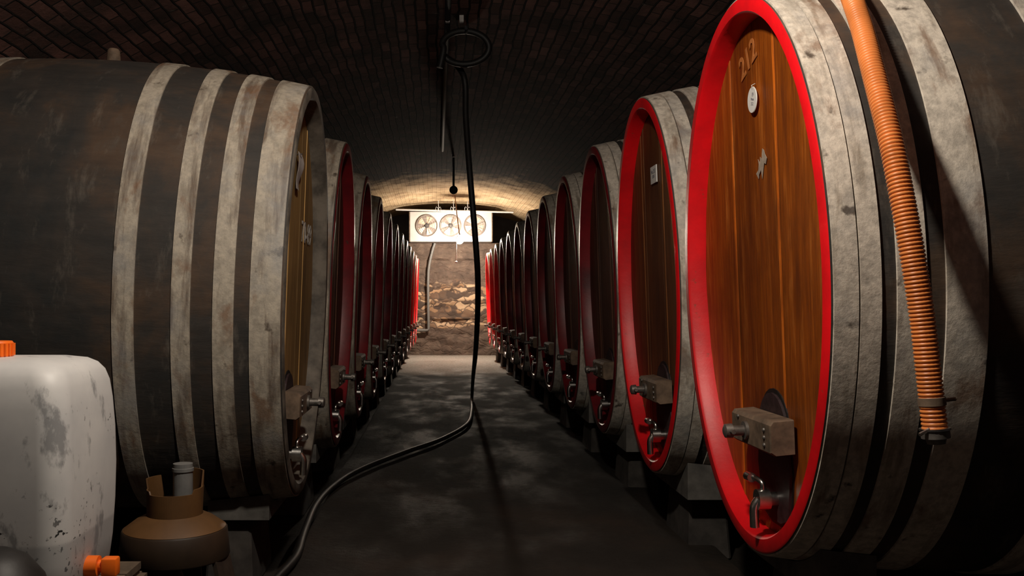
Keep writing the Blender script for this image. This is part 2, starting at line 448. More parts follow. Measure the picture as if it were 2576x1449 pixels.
    sweep(bm, spline([V((s * -.005, ty, .195)), V((s * -.02, ty, .17)), V((s * -.022, ty, .13)), V((s * -.022, ty, .10))], 5), .016, 12)
    tapo = link('tap', bm, M['steel'], root)
    bm = bmesh.new()
    sweep(bm, spline([V((s * .01, ty, .22)), V((s * .01, ty, .25)), V((s * .0, ty + .03, .262)), V((s * -.01, ty + .075, .262))], 4), .0095, 10)
    sweep(bm, [V((s * -.01, ty + .045, .262)), V((s * -.012, ty + .085, .262))], .017, 10)
    link('tap_lever', bm, M['steel'], tapo)
    # bung on the crown of the belly
    bm = bmesh.new(); a, b = prof(L / 2, A, B)
    lathe(bm, [(0, -.02), (.034, -.02), (.034, 0), (.028, .062), (.022, .07), (0, .07)], (s * (L / 2 - .05), 0, B + b - .004), 20)
    link('bung', bm, M['beam'], root)
    return root

HO_R = [(.006, .074), (.079, .137), (.18, .262), (.315, .43), (.68, .80)]
HO_R += [(L - b, L - a) for a, b in HO_R[2:]] + [(L - .137, L - .006)]
HO_L = [(.006, .128), (.19, .272), (.36, .435), (.58, .665)]
HO_L += [(L - b, L - a) for a, b in HO_L[1:]] + [(L - .128, L - .006)]

AR, BR = .70, .97; AL, BL = .70, .94
ZR = 1.30 - BR; ZL = 1.26 - BL
NR, NL = 12, 12
RY = [3.26] + [4.80 + 1.445 * k for k in range(NR - 1)]
LY = [4.28 + 1.45 * k for k in range(NL)]
def DR(y): return 1.09
def DL(y): return .60 - .0108 * (y - 4.28)

ordn = ['first', 'second', 'third', 'fourth', 'fifth', 'sixth', 'seventh', 'eighth', 'ninth', 'tenth', 'eleventh', 'twelfth']
base_r = dict(stave=M['stave'], rim=M['red'], head=M['head'], hoop=M['hoop'], beam=M['beam'], screw=M['iron'])
base_l = dict(base_r, rim=M['bare'], head=M['head_ochre'], hoop=M['hoop_left'])
red_l = dict(base_r, hoop=M['hoop_left'], head=M['head_dark'], rim=M['red_shaded'])

def place(c, s, D, y, z):
    # face leans forward over the aisle
    c.location = (s * (D + .97 * math.sin(TILT)), y, z)
    c.rotation_euler = (0, -s * TILT, 0)

right = []
AR1 = .73
R1 = make_cask(1, AR1, BR, HO_R, base_r, 'large oval cask with bright red rim, an orange ribbed hose hanging over its side')
place(R1, 1, DR(0), RY[0], ZR); right.append(R1)
R2 = make_cask(1, AR, BR, HO_R, dict(base_r, head=M['head_mid']), 'red-rimmed oval cask with small rectangular white label, behind the cask with the orange hose')
place(R2, 1, DR(0), RY[1], ZR); right.append(R2)
R3 = make_cask(1, AR, BR, HO_R, dict(base_r, head=M['head_dark'], rim=M['red_shaded']), 'oval cask with shaded red rim and pale hoop, third from camera in the right row')
place(R3, 1, DR(0), RY[2], ZR); right.append(R3)
for k in range(3, NR):
    c = copy_tree(R3); place(c, 1, DR(0), RY[k], ZR); right.append(c)
    if k < NR - 3: c['label'] = 'dark red-rimmed oval cask, %s from camera in the right row' % ordn[k]
c3 = ['red cask lit by far bulb, %s in the right row' % w for w in ('third from the stone wall', 'next to last before the wall', 'closest to the stone wall')]
for i in range(3): right[NR - 3 + i]['label'] = c3[i]
for c in right: c['group'] = 'oval casks of the right row'

left = []
L1 = make_cask(-1, AL, BL, HO_L, base_l, 'large oval cask with unpainted grey rim and ochre head with white chalk marking')
place(L1, -1, DL(LY[0]), LY[0], ZL); left.append(L1)
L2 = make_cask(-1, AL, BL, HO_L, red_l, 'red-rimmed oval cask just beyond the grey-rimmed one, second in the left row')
place(L2, -1, DL(LY[1]), LY[1], ZL); left.append(L2)
for k in range(2, NL):
    c = copy_tree(L2); place(c, -1, DL(LY[k]), LY[k], ZL); left.append(c)
    c['label'] = 'dark red-rimmed oval cask, %s from camera in the left row' % ordn[k]
for i, w in enumerate(('third from the stone wall', 'next to last before the wall', 'closest to the stone wall')):
    left[NL - 3 + i]['label'] = 'cask lit by the far bulb, %s in the left row' % w
for c in right[-3:] + left[-3:]:  # bulb-lit casks keep the full red instead of the darkened copy
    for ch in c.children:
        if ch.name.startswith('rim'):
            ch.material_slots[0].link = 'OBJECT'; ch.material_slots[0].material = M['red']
for c in left: c['group'] = 'oval casks of the left row'

# small per-cask marks -------------------------------------------------
def on_head(s, D, y, z, B, ly, lz, out=.0035):
    """matrix for something flat on the head: local XY text plane faces the aisle, centre at (ly, lz rel. cask centre)"""
    if s > 0: R = Matrix(((0, 0, -1), (-1, 0, 0), (0, 1, 0))).to_4x4()    # text x -> -y, y -> z, normal -> -x
    else: R = Matrix(((0, 0, 1), (1, 0, 0), (0, 1, 0))).to_4x4()
    return Matrix.Translation((s * (REC - out), ly, B + lz)) @ R
def head_pos(s, D, px):  # y of the head plane seen at pixel column px
    return F * (D + REC) / abs(px - VX)
W = lambda root: Matrix.Translation(root.location) @ root.rotation_euler.to_matrix().to_4x4()

# scraped number and grey scuff on the nearest right cask
y = head_pos(1, 1.09, 1903) - RY[0]
text_mesh('scraped_number', '212', .12, M['carve'], R1, on_head(1, 1.09, 0, 0, BR, y, (VY - 152) / F * (y + RY[0]) + CAMZ - 1.30) @ Matrix.Rotation(math.radians(18), 4, 'Z'), .001, .002)
y = head_pos(1, 1.09, 1928) - RY[0]
bm = bmesh.new(); rg = random.Random(3); zc = (VY - 415) / F * (y + RY[0]) + CAMZ - 1.30 + BR
vs = [bm.verts.new((REC - .003, y + .06 * math.cos(a) * rg.uniform(.35, 1), zc - .25 * math.cos(a) * .06 + .045 * math.sin(a) * rg.choice((.35, .7, 1.2)))) for a in (2 * PI * k / 18 for k in range(18))]
e = bmesh.ops.extrude_face_region(bm, geom=[bm.faces.new(vs)])
for v in e['geom']:
    if isinstance(v, bmesh.types.BMVert): v.co.x -= .0012
link('scuff_mark', bm, M['scuff'], R1, smooth=False)
# chalk on the nearest left cask
y = head_pos(-1, .60, 765) - LY[0]
text_mesh('chalk_marking', '70-89', .15, M['chalk'], L1, on_head(-1, .6, 0, 0, BL, y, (VY - 592) / F * (y + LY[0]) + CAMZ - 1.26) , .001, .0005)

# hanging tag, white label, paper slip
def hung(root, s, D, B, zc0, Y0, px, py, name, label, cat, build, rot=0, out=.012):
    y = head_pos(s, D, px) - Y0
    m = W(root) @ on_head(s, D, 0, 0, B, y, (VY - py) / F * (y + Y0) + CAMZ - zc0, out) @ Matrix.Rotation(rot, 4, 'Z')
    t = thing(name, label, cat); t.matrix_basis = m
    build(t); return t
def b_tag(t):
    bm = bmesh.new(); lathe(bm, [(0, -.002), (.045, -.002), (.0465, 0), (.045, .002), (0, .002)], (0, 0, 0), 36)
    link('disc', bm, M['tagwhite'], t)
    for i, (a, s_) in enumerate((('19', .02), ('Wein', .014), ('212', .016))):
        text_mesh('lettering', a, s_, M['ink'], t, Matrix.Translation((.004, .018 - .016 * i, .0022)), .0003)
    bm = bmesh.new(); sweep(bm, [Vector((0, .038, .002)), Vector((-.003, .05, .004)), Vector((0, .056, -.008))], .0018, 6)
    link('nail', bm, M['iron'], t)
hung(R1, 1, 1.09, BR, 1.30, RY[0], 1919, 252, 'hanging_tag', 'round white tag with small writing nailed to the nearest right cask head', 'tag', b_tag, math.radians(-12), .014)
def b_card(w, h, mat):
    def f(t):
        bm = bmesh.new(); box(bm, -w, w, -h, h, -.003, .003, .001)
        link('card', bm, mat, t, smooth=False)
        text_mesh('lettering', 'No 213', .03 if w > .04 else .02, M['ink'], t, Matrix.Translation((0, h * .35, .0035)), .0003)
        text_mesh('lettering', '1200 l', .022, M['ink'], t, Matrix.Translation((0, -.01, .0035)), .0003)
    return f
hung(R2, 1, 1.09, BR, 1.30, RY[1], 1659, 440, 'white_label', 'small white rectangular label on the head of the second right cask', 'label', b_card(.062, .045, M['tagwhite']), 0, .008)
def b_slip(t):
    bm = bmesh.new(); N = 8; rows = []
    for i in range(N + 1):
        zz = .085 - .17 * i / N; k = .012 * math.sin(i * .7)
        rows.append([bm.verts.new((x, zz, .006 + k * (1 if x > 0 else .4))) for x in (-.055, 0, .055)])
    for a_, b_ in zip(rows[:-1], rows[1:]):
        for k in range(2): bm.faces.new((a_[k], a_[k + 1], b_[k + 1], b_[k]))
    e = bmesh.ops.extrude_face_region(bm, geom=bm.faces[:])
    for v in e['geom']:
        if isinstance(v, bmesh.types.BMVert): v.co.z += .001
    link('paper', bm, M['paper'], t)
    bm = bmesh.new(); sweep(bm, [Vector((-.02, .075, -.008)), Vector((-.02, .078, .02))], .004, 8); link('pin', bm, M['steel'], t)
hung(L1, -1, .60, BL, 1.26, LY[0], 733, 432, 'paper_slip', 'curled whitish paper slip pinned to the ochre head of the nearest left cask', 'paper', b_slip, 0, .012)

# ------------------------------------------------------------------ cradles under the casks
def make_cradle(s, A, B, label, hl, base, xt):
    root = thing('cask_cradle', label, 'cradle')
    for t0, t1 in ((.10, xt), (1.60, 1.79)):
        tm = (t0 + t1) / 2
        bm = bmesh.new(); f = []
        N = 16
        for t in (t0, t1):
            a, b = prof(t, A, B); a += .009; b += .009
            top = []
            for k in range(N + 1):
                yy = -hl + 2 * hl * k / N
                zt = B - b * math.sqrt(1 - (yy / a) ** 2)
                z = zt * math.cos(TILT) + t * math.sin(TILT)
                top.append((yy, z))
            f.append(top)
        va = [[bm.verts.new((s * t, y, z - .002)) for y, z in tp] for t, tp in zip((t0, t1), f)]
        vb = [[bm.verts.new((s * t, y, base)) for y, z in tp] for t, tp in zip((t0, t1), f)]
        for k in range(N):
            bm.faces.new((va[0][k], va[0][k + 1], va[1][k + 1], va[1][k])); bm.faces.new((vb[0][k], vb[1][k], vb[1][k + 1], vb[0][k + 1]))
            bm.faces.new((va[0][k], vb[0][k], vb[0][k + 1], va[0][k + 1])); bm.faces.new((va[1][k], va[1][k + 1], vb[1][k + 1], vb[1][k]))
        for k in (0, N): bm.faces.new((va[0][k], va[1][k], vb[1][k], vb[0][k]))
        link('saddle', bm, M['saddle'], root, smooth=False)
        bm = bmesh.new()
        r = bmesh.ops.create_cube(bm, size=1)
        z0 = -(ZR if s > 0 else ZL) - .08; z1 = base
        for v in r['verts']:
            k = 1.0 if v.co.z > 0 else 1.2
            v.co = Vector((s * tm + v.co.x * .18 * k + s * .05, v.co.y * .40 * k, z1 if v.co.z > 0 else z0))
        bmesh.ops.bevel(bm, geom=bm.edges[:], offset=.012, segments=1, affect='EDGES')
        link('pier', bm, M['pier'], root, smooth=False)
    return root
cr0 = make_cradle(1, AR1, BR, '', .34, -.085, .28); cr = make_cradle(1, AR, BR, '', .34, -.085, .28); cl = make_cradle(-1, AL, BL, '', .26, -.07, .37)
for s, proto, n, ys, DD, z, side in ((1, cr, NR, RY, DR, ZR, 'right'), (-1, cl, NL, LY, DL, ZL, 'left')):
    for k in range(n):
        if s > 0: c = cr0 if k == 0 else (proto if k == 1 else copy_tree(proto))
        else: c = proto if k == 0 else copy_tree(proto)
        c.location = (s * (DD(ys[k]) + .97 * math.sin(TILT)), ys[k], z)
        c['label'] = 'wooden saddle support on a stone pier under the %s cask of the %s row' % (ordn[k], side)
        c['group'] = 'saddle supports under the %s row' % side

# ------------------------------------------------------------------ room
CX, HA, SPR, RISE = .25, 3.60, 1.45, 2.10
Y0, Y1, YW = -2.5, 23.0, 21.56
def vaultz(x): return SPR + RISE * math.sqrt(max(0, 1 - ((x - CX) / HA) ** 2))
bm = bmesh.new(); uvl = bm.loops.layers.uv.new('UVMap'); N = 72; NY = 40
grid = []; arc = [0]
ang = [PI - PI * k / N for k in range(N + 1)]
pt = [(CX + HA * math.cos(a), SPR + RISE * math.sin(a)) for a in ang]
for k in range(N): arc.append(arc[-1] + math.hypot(pt[k + 1][0] - pt[k][0], pt[k + 1][1] - pt[k][1]))
for j in range(NY + 1):
    yy = Y0 + (Y1 - Y0) * j / NY
    grid.append([bm.verts.new((x, yy, z)) for x, z in pt])
for j in range(NY):
    for k in range(N):
        f = bm.faces.new((grid[j][k], grid[j][k + 1], grid[j + 1][k + 1], grid[j + 1][k]))
        for lp, (jj, kk) in zip(f.loops, ((j, k), (j, k + 1), (j + 1, k + 1), (j + 1, k))):
            lp[uvl].uv = (arc[kk], Y0 + (Y1 - Y0) * jj / NY)
# swap so that bricks run along the vault's length
for f in bm.faces:
    for lp in f.loops:
        u = lp[uvl].uv; lp[uvl].uv = (u[1], u[0])
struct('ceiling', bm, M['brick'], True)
for nm, x, s in (('wall_left', CX - HA, -1), ('wall_right', CX + HA, 1)):
    bm = bmesh.new(); box(bm, min(x, x + s * .3), max(x, x + s * .3), Y0, Y1, -.2, SPR + .05)
    struct(nm, bm, M['darkwall'])
bm = bmesh.new(); box(bm, CX - HA - .3, CX + HA + .3, Y0 - .3, Y0, -.2, 3.8); struct('wall_near', bm, M['darkwall'])
bm = bmesh.new(); box(bm, CX - HA - .3, CX + HA + .3, Y1, Y1 + .3, -.2, 3.8); struct('wall_far_recess', bm, M['darkwall'])
# rubble wall up to 2.64 m
bm = bmesh.new(); NX, NZ = 120, 60; rg = random.Random(2); g = []
from mathutils import noise as mn
X0, X1, ZT = CX - HA, CX + HA, 2.64
for i in range(NX + 1):
    col = []
    for j in range(NZ + 1):
        x = X0 + (X1 - X0) * i / NX; z = -.1 + (ZT + .1) * j / NZ
        d = .05 * mn.noise(Vector((x * 2.3, z * 5, 0))) + .03 * mn.noise(Vector((x * 6, z * 11, 4)))
        # shallow niche around the loose masonry with a sill below it
        if -.10 < x < .92 and .90 < z < 2.25: d += .06
        if -.10 < x < .92 and .84 < z < .90: d -= .05
        col.append(bm.verts.new((x, YW + d, z)))
    g.append(col)
for i in range(NX):
    for j in range(NZ): bm.faces.new((g[i][j], g[i + 1][j], g[i + 1][j + 1], g[i][j + 1]))
bk = [bm.verts.new((X0 + (X1 - X0) * i / NX, YW + .5, ZT)) for i in range(NX + 1)]
for i in range(NX): bm.faces.new((g[i][NZ], g[i + 1][NZ], bk[i + 1], bk[i]))
struct('wall_far', bm, M['rubble'], True)
# floor: raised aisle slab with lower troughs on both sides
bm = bmesh.new()
FL, FR = -.69, 1.39
xs = [CX - HA - .1, FL - .5, FL - .06, FL - .02, FL, FL + .015] + [FL + .015 + (FR - FL - .03) * k / 24 for k in range(1, 24)] + [FR - .015, FR, FR + .02, FR + .06, FR + .5, CX + HA + .1]
def fz(x, y):
    if x < FL - .01 or x > FR + .01: return -.08
    if x < FL + .012 or x > FR - .012: return -.012
    return 0.0
g = []
NYF = 160
for j in range(NYF + 1):
    yy = Y0 + (Y1 - Y0) * j / NYF
    row = []
    for x in xs:
        w = .012 * mn.noise(Vector((yy * 1.7, x, 0))) if abs(x - FL) < .07 or abs(x - FR) < .07 else 0
        z = fz(x, yy) + (.010 * mn.noise(Vector((x * 2.2, yy * 1.5, 3))) - .006 if FL < x < FR else 0)
        row.append(bm.verts.new((x + w, yy, z)))
    g.append(row)
for j in range(NYF):
    for i in range(len(xs) - 1): bm.faces.new((g[j][i], g[j][i + 1], g[j + 1][i + 1], g[j + 1][i]))
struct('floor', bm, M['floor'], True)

# ------------------------------------------------------------------ evaporator with three fans
ev = thing('cooling_unit', 'white box cooling unit with three round fans high on the far wall', 'cooling unit', (.33, 20.95, 2.63))
bm = bmesh.new(); box(bm, -.94, .94, 0, .44, 0, .69, .012); link('housing', bm, M['white'], ev, smooth=False)
bm = bmesh.new(); box(bm, -.955, -.942, .0, .45, .0, .69); box(bm, .942, .955, .0, .45, .0, .69)
link('side_trim', bm, M['beam'], ev, smooth=False)
for i, cx in enumerate((-.55, -.005, .54)):
    bm = bmesh.new()
    def ry(bm_, prof_, c):
        b2 = bmesh.new(); lathe(b2, prof_, (0, 0, 0), 40)
        m = Matrix.Translation(c) @ Matrix.Rotation(PI / 2, 4, 'X'); b2.transform(m)
        me = bpy.data.meshes.new('t'); b2.to_mesh(me); b2.free(); bm_.from_mesh(me); bpy.data.meshes.remove(me)
    ry(bm, [(0, .004), (.235, .004), (.235, .03), (.243, .036), (.252, .03), (.252, -.002)], (cx, 0, .365))
    cowl = link('fan_cowl', bm, M['fanback'], ev)
    bm = bmesh.new()
    for b in range(5):
        a0 = 2 * PI * b / 5 + i * .5
        vs = []
        for r_, w_ in ((.05, .30), (.13, .34), (.215, .36)):
            vs.append([bm.verts.new((cx + r_ * math.cos(a0 + w_ * q), -.018 + .010 * q, .365 + r_ * math.sin(a0 + w_ * q))) for q in (-1, 0, 1)])
        for p, q in zip(vs[:-1], vs[1:]):
            for k in range(2): bm.faces.new((p[k], p[k + 1], q[k + 1], q[k]))
    e = bmesh.ops.extrude_face_region(bm, geom=bm.faces[:])
    for v in e['geom']:
        if isinstance(v, bmesh.types.BMVert): v.co.y -= .003
    link('fan_blades', bm, M['blade'], cowl)
    bm = bmesh.new(); ry(bm, [(.055, .005), (.055, .03), (.045, .034), (0, .034)], (cx, 0, .365)); link('hub', bm, M['darkmetal'], cowl)
    bm = bmesh.new()
    for r_ in (.08, .13, .18, .225):
        sweep(bm, [Vector((cx + r_ * math.cos(a), -.042, .365 + r_ * math.sin(a))) for a in (2 * PI * k / 40 for k in range(41))], .0025, 5, False)
    for k in range(4):
        a = PI * k / 4 + .4
        sweep(bm, [Vector((cx - .25 * math.cos(a), -.038, .365 - .25 * math.sin(a))), Vector((cx + .25 * math.cos(a), -.038, .365 + .25 * math.sin(a)))], .003, 5)
    link('fan_guard', bm, M['iron'], cowl)
# rail above the unit, hung on wires
rl = thing('hanging_rail', 'thin white rail hung across the vault above the cooling unit', 'rail', (.4, 20.7, 3.34))
bm = bmesh.new(); sweep(bm, [Vector((-1.32, 0, .0)), Vector((1.34, 0, -.06))], .022, 12); link('tube', bm, M['white'], rl)
for wx in (-.36, -.02, .30):
    zt = vaultz(.4 + wx) - 3.34
    bm = bmesh.new()
    sweep(bm, [Vector((wx, 0, zt + .01)), Vector((wx + .01, 0, .02)), Vector((wx - .03, -.03, -.05))], .007, 6)
    sweep(bm, [Vector((wx + .06 * math.cos(a), -.01 + .03 * math.sin(a), .01 + .05 * math.sin(a * 2))) for a in (2 * PI * k / 16 for k in range(17))], .005, 5, False)
    link('wire', bm, M['white'], rl)
# grey pipe on the far wall
bm = bmesh.new()
pp = [P(1094, 612, 21.46), P(1088, 630, 21.46), P(1080, 665, 21.46), P(1077, 700, 21.46), P(1077, 760, 21.46), P(1078, 828, 21.46)]
pp = spline(pp, 6) + [P(1074, 831, 21.46), P(1048, 831, 21.46)]
sweep(bm, pp, .032, 12); tag(link('drain_pipe', bm, M['greypipe']), 'grey drain pipe running down the stone wall left of the bulb', 'pipe')

# lit bulb on its cord with a pull rod
BP = P(1156, 604, 19.75)
bl = thing('hanging_bulb', 'bare glowing bulb hanging in front of the cooling unit', 'lamp', tuple(BP))
bm = bmesh.new(); bmesh.ops.create_uvsphere(bm, u_segments=24, v_segments=16, radius=.085)
for v in bm.verts:
    if v.co.z > .03: v.co.x *= 1 - (v.co.z - .03) * 7; v.co.y *= 1 - (v.co.z - .03) * 7
link('bulb', bm, M['bulb'], bl)
bm = bmesh.new(); lathe(bm, [(0, .07), (.034, .07), (.034, .10), (.10, .108), (.10, .116), (.02, .125), (0, .125)], (0, 0, 0), 24); link('socket', bm, M['darkmetal'], bl)
zt = vaultz(BP.x) - BP.z
bm = bmesh.new(); sweep(bm, [Vector((0, 0, .12)), Vector((-.05, 0, .5)), Vector((-.10, 0, zt + .01))], .011, 8); link('cord', bm, M['cord'], bl)
bm = bmesh.new(); sweep(bm, [Vector((-.02, -.11, .10)), Vector((-.07, -.11, .05)), Vector((-.075, -.085, -.47))], .010, 8)
bmesh.ops.create_uvsphere(bm, u_segments=12, v_segments=8, radius=.028, matrix=Matrix.Translation((-.075, -.085, -.48)))
link('pull_rod', bm, M['white'], bl)

# unlit ball lamp, conduit and clips on the vault
Q = P(1141, 478, 14.6)
pl = thing('ball_lamp', 'small unlit dark ball lamp hanging from the vault before the bulb', 'lamp', tuple(Q))
bm = bmesh.new(); bmesh.ops.create_uvsphere(bm, u_segments=20, v_segments=14, radius=.068); link('globe', bm, M['darkmetal'], pl)
bm = bmesh.new(); sweep(bm, [Vector((0, 0, .05)), Vector((0, 0, vaultz(Q.x) - Q.z - .01))], .018, 8); link('stem', bm, M['darkmetal'], pl)
bm = bmesh.new(); zc_ = vaultz(.09) - .028
sweep(bm, [Vector((.09, Y0 + .05, zc_)), Vector((.09, 13.8, zc_))], .024, 10)
tag(link('ceiling_conduit', bm, M['darkmetal']), 'dark conduit running along the crown of the brick vault', 'conduit')
for px in (1126, 1161):
    c = P(px, 56, 7.45); zc_ = vaultz(c.x)
    bm = bmesh.new(); box(bm, c.x - .018, c.x + .018, 7.43, 7.47, zc_ - .055, zc_ + .01, .004)
    tag(link('pipe_clip', bm, M['paper'], None, False), 'small pale clip on the vault above the looped hose, ' + ('left one of two' if px < 1140 else 'right one of two'), 'clip', 'pale clips on the vault')

# black hose: looped on the vault, hanging down and lying along the aisle
def fl(px, py, r=.022): # point on the floor
    Y = F * CAMZ / (py - VY) ; Y *= (CAMZ - r) / CAMZ
    return Vector(((px - VX) * Y / F, Y, r))
hp = []
lc = P(1172, 112, 7.7)
hp += [Vector((lc.x - .22, 7.7, vaultz(lc.x) - .36))]
for k in range(15):
    a = PI + .35 - 2 * PI * 1.0 * k / 14
    hp.append(lc + Vector((.20 * math.cos(a), .012 * k, .13 * math.sin(a))))
hp += [P(1166, 190, 8.1), P(1172, 300, 8.1), P(1183, 450, 8.0), P(1195, 590, 8.0), P(1202, 700, 8.2), P(1201, 800, 8.9), P(1196, 890, 10.2), P(1190, 950, 11.2)]
hp += [fl(1187, 1003), fl(1186, 1035), fl(1174, 1068), fl(1110, 1105), fl(1020, 1137), fl(905, 1182), fl(840, 1222), fl(795, 1270), fl(765, 1340), fl(745, 1400), fl(700, 1452), fl(640, 1510)]
bm = bmesh.new(); hs = spline(hp, 7); sweep(bm, hs, [.027 if p.z > .6 else .019 + .008 * max(0, (p.z - .03) / .57) for p in hs], 12)
tag(link('black_hose', bm, M['rubber']), 'long black hose looped on the vault, hanging into the aisle and snaking along the floor', 'hose')
bm = bmesh.new(); h0 = hp[0]
sweep(bm, [Vector((lc.x, 7.72, vaultz(lc.x) + .01)), Vector((lc.x, 7.74, lc.z + .12)), Vector((lc.x, 7.66, lc.z + .085)), Vector((lc.x, 7.58, lc.z + .10))], .012, 8)
tag(link('hose_hook', bm, M['darkmetal']), 'dark iron hook in the vault carrying the looped black hose', 'hook')

# ------------------------------------------------------------------ orange ribbed hose over the nearest right cask
def surf_y(X, Z):
    # near-side surface of the first right cask at lateral X and height Z
    rx = X - R1.location.x; rz = Z - R1.location.z
    t = rx * math.cos(TILT) + rz * math.sin(TILT); z = -rx * math.sin(TILT) + rz * math.cos(TILT)
    a, b = prof(max(0, min(L, t)), AR1, BR)
    q = (z - BR) / b
    if abs(q) >= 1: return RY[0]
    return RY[0] - a * math.sqrt(1 - q * q)
HR = .031
pts = []
pix = [(2112, -70), (2140, -12), (2168, 70), (2202, 200), (2240, 350), (2270, 500), (2297, 650), (2320, 800), (2335, 930), (2352, 1082)]
ymin = 9
for px, py in pix:
    Y = 2.5
    for _ in range(20):
        p = P(px, py, Y); Y = .5 * Y + .5 * (surf_y(p.x, p.z) - HR - .012 - .115 * max(0, min(1, (py + 60) / 460)))
    ymin = min(ymin, Y)
    if py > 500: Y = ymin - .004 - (py - 500) * .00003
    pts.append(P(px, py, Y))
# over the top of the cask
top = []
x = pts[0].x; 
a, b = prof(.12, AR1, BR); zc_ = R1.location.z + BR
q0 = math.asin(min(1, (pts[0].z - zc_) / (b + HR)))
for k in range(1, 7):
    q = q0 + (PI * .62 - q0) * k / 6
    xx = x + .012 * k
    tt = xx - R1.location.x; a, b = prof(max(.01, tt + .06), AR1, BR)
    top.append(Vector((xx, RY[0] - (a + HR + .012) * math.cos(q), zc_ + (b + HR + .012) * math.sin(q) + .008)))
path = spline(list(reversed(top)) + pts, 10)
# resample at fine steps
cum = [0]
for a_, b_ in zip(path[:-1], path[1:]): cum.append(cum[-1] + (b_ - a_).length)
def at(d):
    import bisect
    i = max(1, min(len(cum) - 1, bisect.bisect_left(cum, d)))
    k = (d - cum[i - 1]) / max(1e-9, cum[i] - cum[i - 1]); return path[i - 1].lerp(path[i], k)
pitch = .0108; n = int(cum[-1] / pitch); rp = []; rr = []
clamp_d = cum[-1] - .085
for i in range(n):
    for f_, r_ in ((0, HR - .0042), (.25, HR - .0008), (.5, HR), (.75, HR - .0008)):
        rp.append(at((i + f_) * pitch)); rr.append(r_)
ho = thing('ribbed_hose', 'orange ribbed suction hose draped over the nearest right cask', 'hose', tuple(path[-1]))
off = Vector(ho.location)
bm = bmesh.new(); sweep(bm, [p - off for p in rp], rr, 20); link('hose_wall', bm, M['orange_hose'], ho)
def band(d0, d1, r, mat, nm, ear=None):
    bm = bmesh.new(); a_, b_ = at(d0) - off, at(d1) - off
    sweep(bm, [a_, a_ + (b_ - a_) * .05, b_ - (b_ - a_) * .05, b_], [r - .002, r, r, r - .002], 24)
    if ear:
        m_ = (a_ + b_) / 2; sweep(bm, [m_ + Vector(ear[0]), m_ + Vector(ear[1])], ear[2], 8)
    return link(nm, bm, mat, ho)
band(clamp_d, clamp_d + .022, HR + .002, M['beam'], 'hose_clamp', ((.02, -.01, .003), (.06, .0, .006), .005))
band(cum[-1] - .006, cum[-1] + 0.0, HR + .006, M['steel'], 'end_ring', ((-.02, -.015, .002), (-.05, -.02, -.012), .005))
bm = bmesh.new(); e1 = at(cum[-1]) - off; dd = (at(cum[-1]) - at(cum[-1] - .05)).normalized()
sweep(bm, [e1, e1 + dd * .02, e1 + dd * .022, e1 + dd * .035], [HR + .003, HR + .003, HR - .006, HR - .010], 24); link('coupling', bm, M['iron'], ho)

# ------------------------------------------------------------------ foreground left
# low wooden crate carrying the canister
cr_ = thing('wooden_crate', 'low wooden crate under the white canister at the left edge', 'crate', (-1.12, 2.28, -.08))
bm = bmesh.new()
for sx in (-.24, .24):
    for sy in (-.27, .33): box(bm, sx - .025, sx + .025, sy - .025, sy + .025, 0, .52)
link('corner_post', bm, M['crate'], cr_, False)
bm = bmesh.new()
for k in range(5): box(bm, -.27, .27, -.30 + .132 * k, -.30 + .132 * k + .122, .52, .54)
link('top_board', bm, M['crate'], cr_, False)
for k in range(4):
    bm = bmesh.new(); z = .03 + k * .125
    box(bm, -.265, .265, -.315, -.295, z, z + .10); box(bm, -.265, .265, .355, .375, z, z + .10)
    box(bm, .265, .285, -.30, .36, z, z + .10); box(bm, -.285, -.265, -.30, .36, z, z + .10)
    link('side_slat', bm, M['crate'], cr_, False)
# canister
cz = .462
cn = thing('plastic_canister', 'large white plastic canister with orange cap, dirt-speckled, at the left edge', 'canister', (-1.10, 2.40, cz))
bm = bmesh.new(); H = .60
rows = []
def sq(w, d, r_, n=10):
    out = []
    for cx_, cy_, a0 in ((w - r_, d - r_, 0), (-w + r_, d - r_, PI / 2), (-w + r_, -d + r_, PI), (w - r_, -d + r_, 1.5 * PI)):
        for k in range(n): out.append((cx_ + r_ * math.cos(a0 + PI / 2 * k / (n - 1)), cy_ + r_ * math.sin(a0 + PI / 2 * k / (n - 1))))
    return out
for z, k in ((0, .80), (.012, .88), (.04, .935), (.10, .965), (.2, .99), (.3, 1.0), (.4, .99), (.48, .965), (.53, .935), (.56, .89), (.58, .82), (.592, .70), (.599, .5), (.602, .2)):
    rr_ = .065 if k > .8 else .065 * k
    rows.append([bm.verts.new((x * 1, y * 1, z)) for x, y in sq(.205 * k, .21 * k, rr_)])
for a_, b_ in zip(rows[:-1], rows[1:]): bridge(bm, a_, b_)
bm.faces.new(rows[0]); bm.faces.new(rows[-1])
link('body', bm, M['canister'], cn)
bm = bmesh.new()
pr = [(.030, .598), (.030, .606)]
for k in range(1): pass
lathe(bm, [(0, .598), (.046, .598), (.05, .603), (.05, .637), (.046, .642), (0, .642)], (-.055, -.02, 0), 30)
cap = link('cap', bm, M['orange'], cn)
bm = bmesh.new()
for k in range(24):
    a = 2 * PI * k / 24; box(bm, -.055 + .05 * math.cos(a) - .003, -.055 + .05 * math.cos(a) + .003, -.02 + .05 * math.sin(a) - .003, -.02 + .05 * math.sin(a) + .003, .605, .636)
link('grip_rib', bm, M['orange'], cap, False)
bm = bmesh.new()
sweep(bm, [Vector((.19, -.03, .06)), Vector((.225, -.03, .06)), Vector((.226, -.03, .06)), Vector((.262, -.03, .06))], [.026, .026, .015, .015], 14)
box(bm, .235, .275, -.048, -.012, .035, .082, .005)
link('spigot', bm, M['orange'], cn)
bm = bmesh.new(); sweep(bm, spline([Vector((-.13, .12, .575)), Vector((-.13, .10, .625)), Vector((-.13, -.04, .625)), Vector((-.13, -.08, .575))], 6), .012, 10); link('handle', bm, M['canister'], cn)
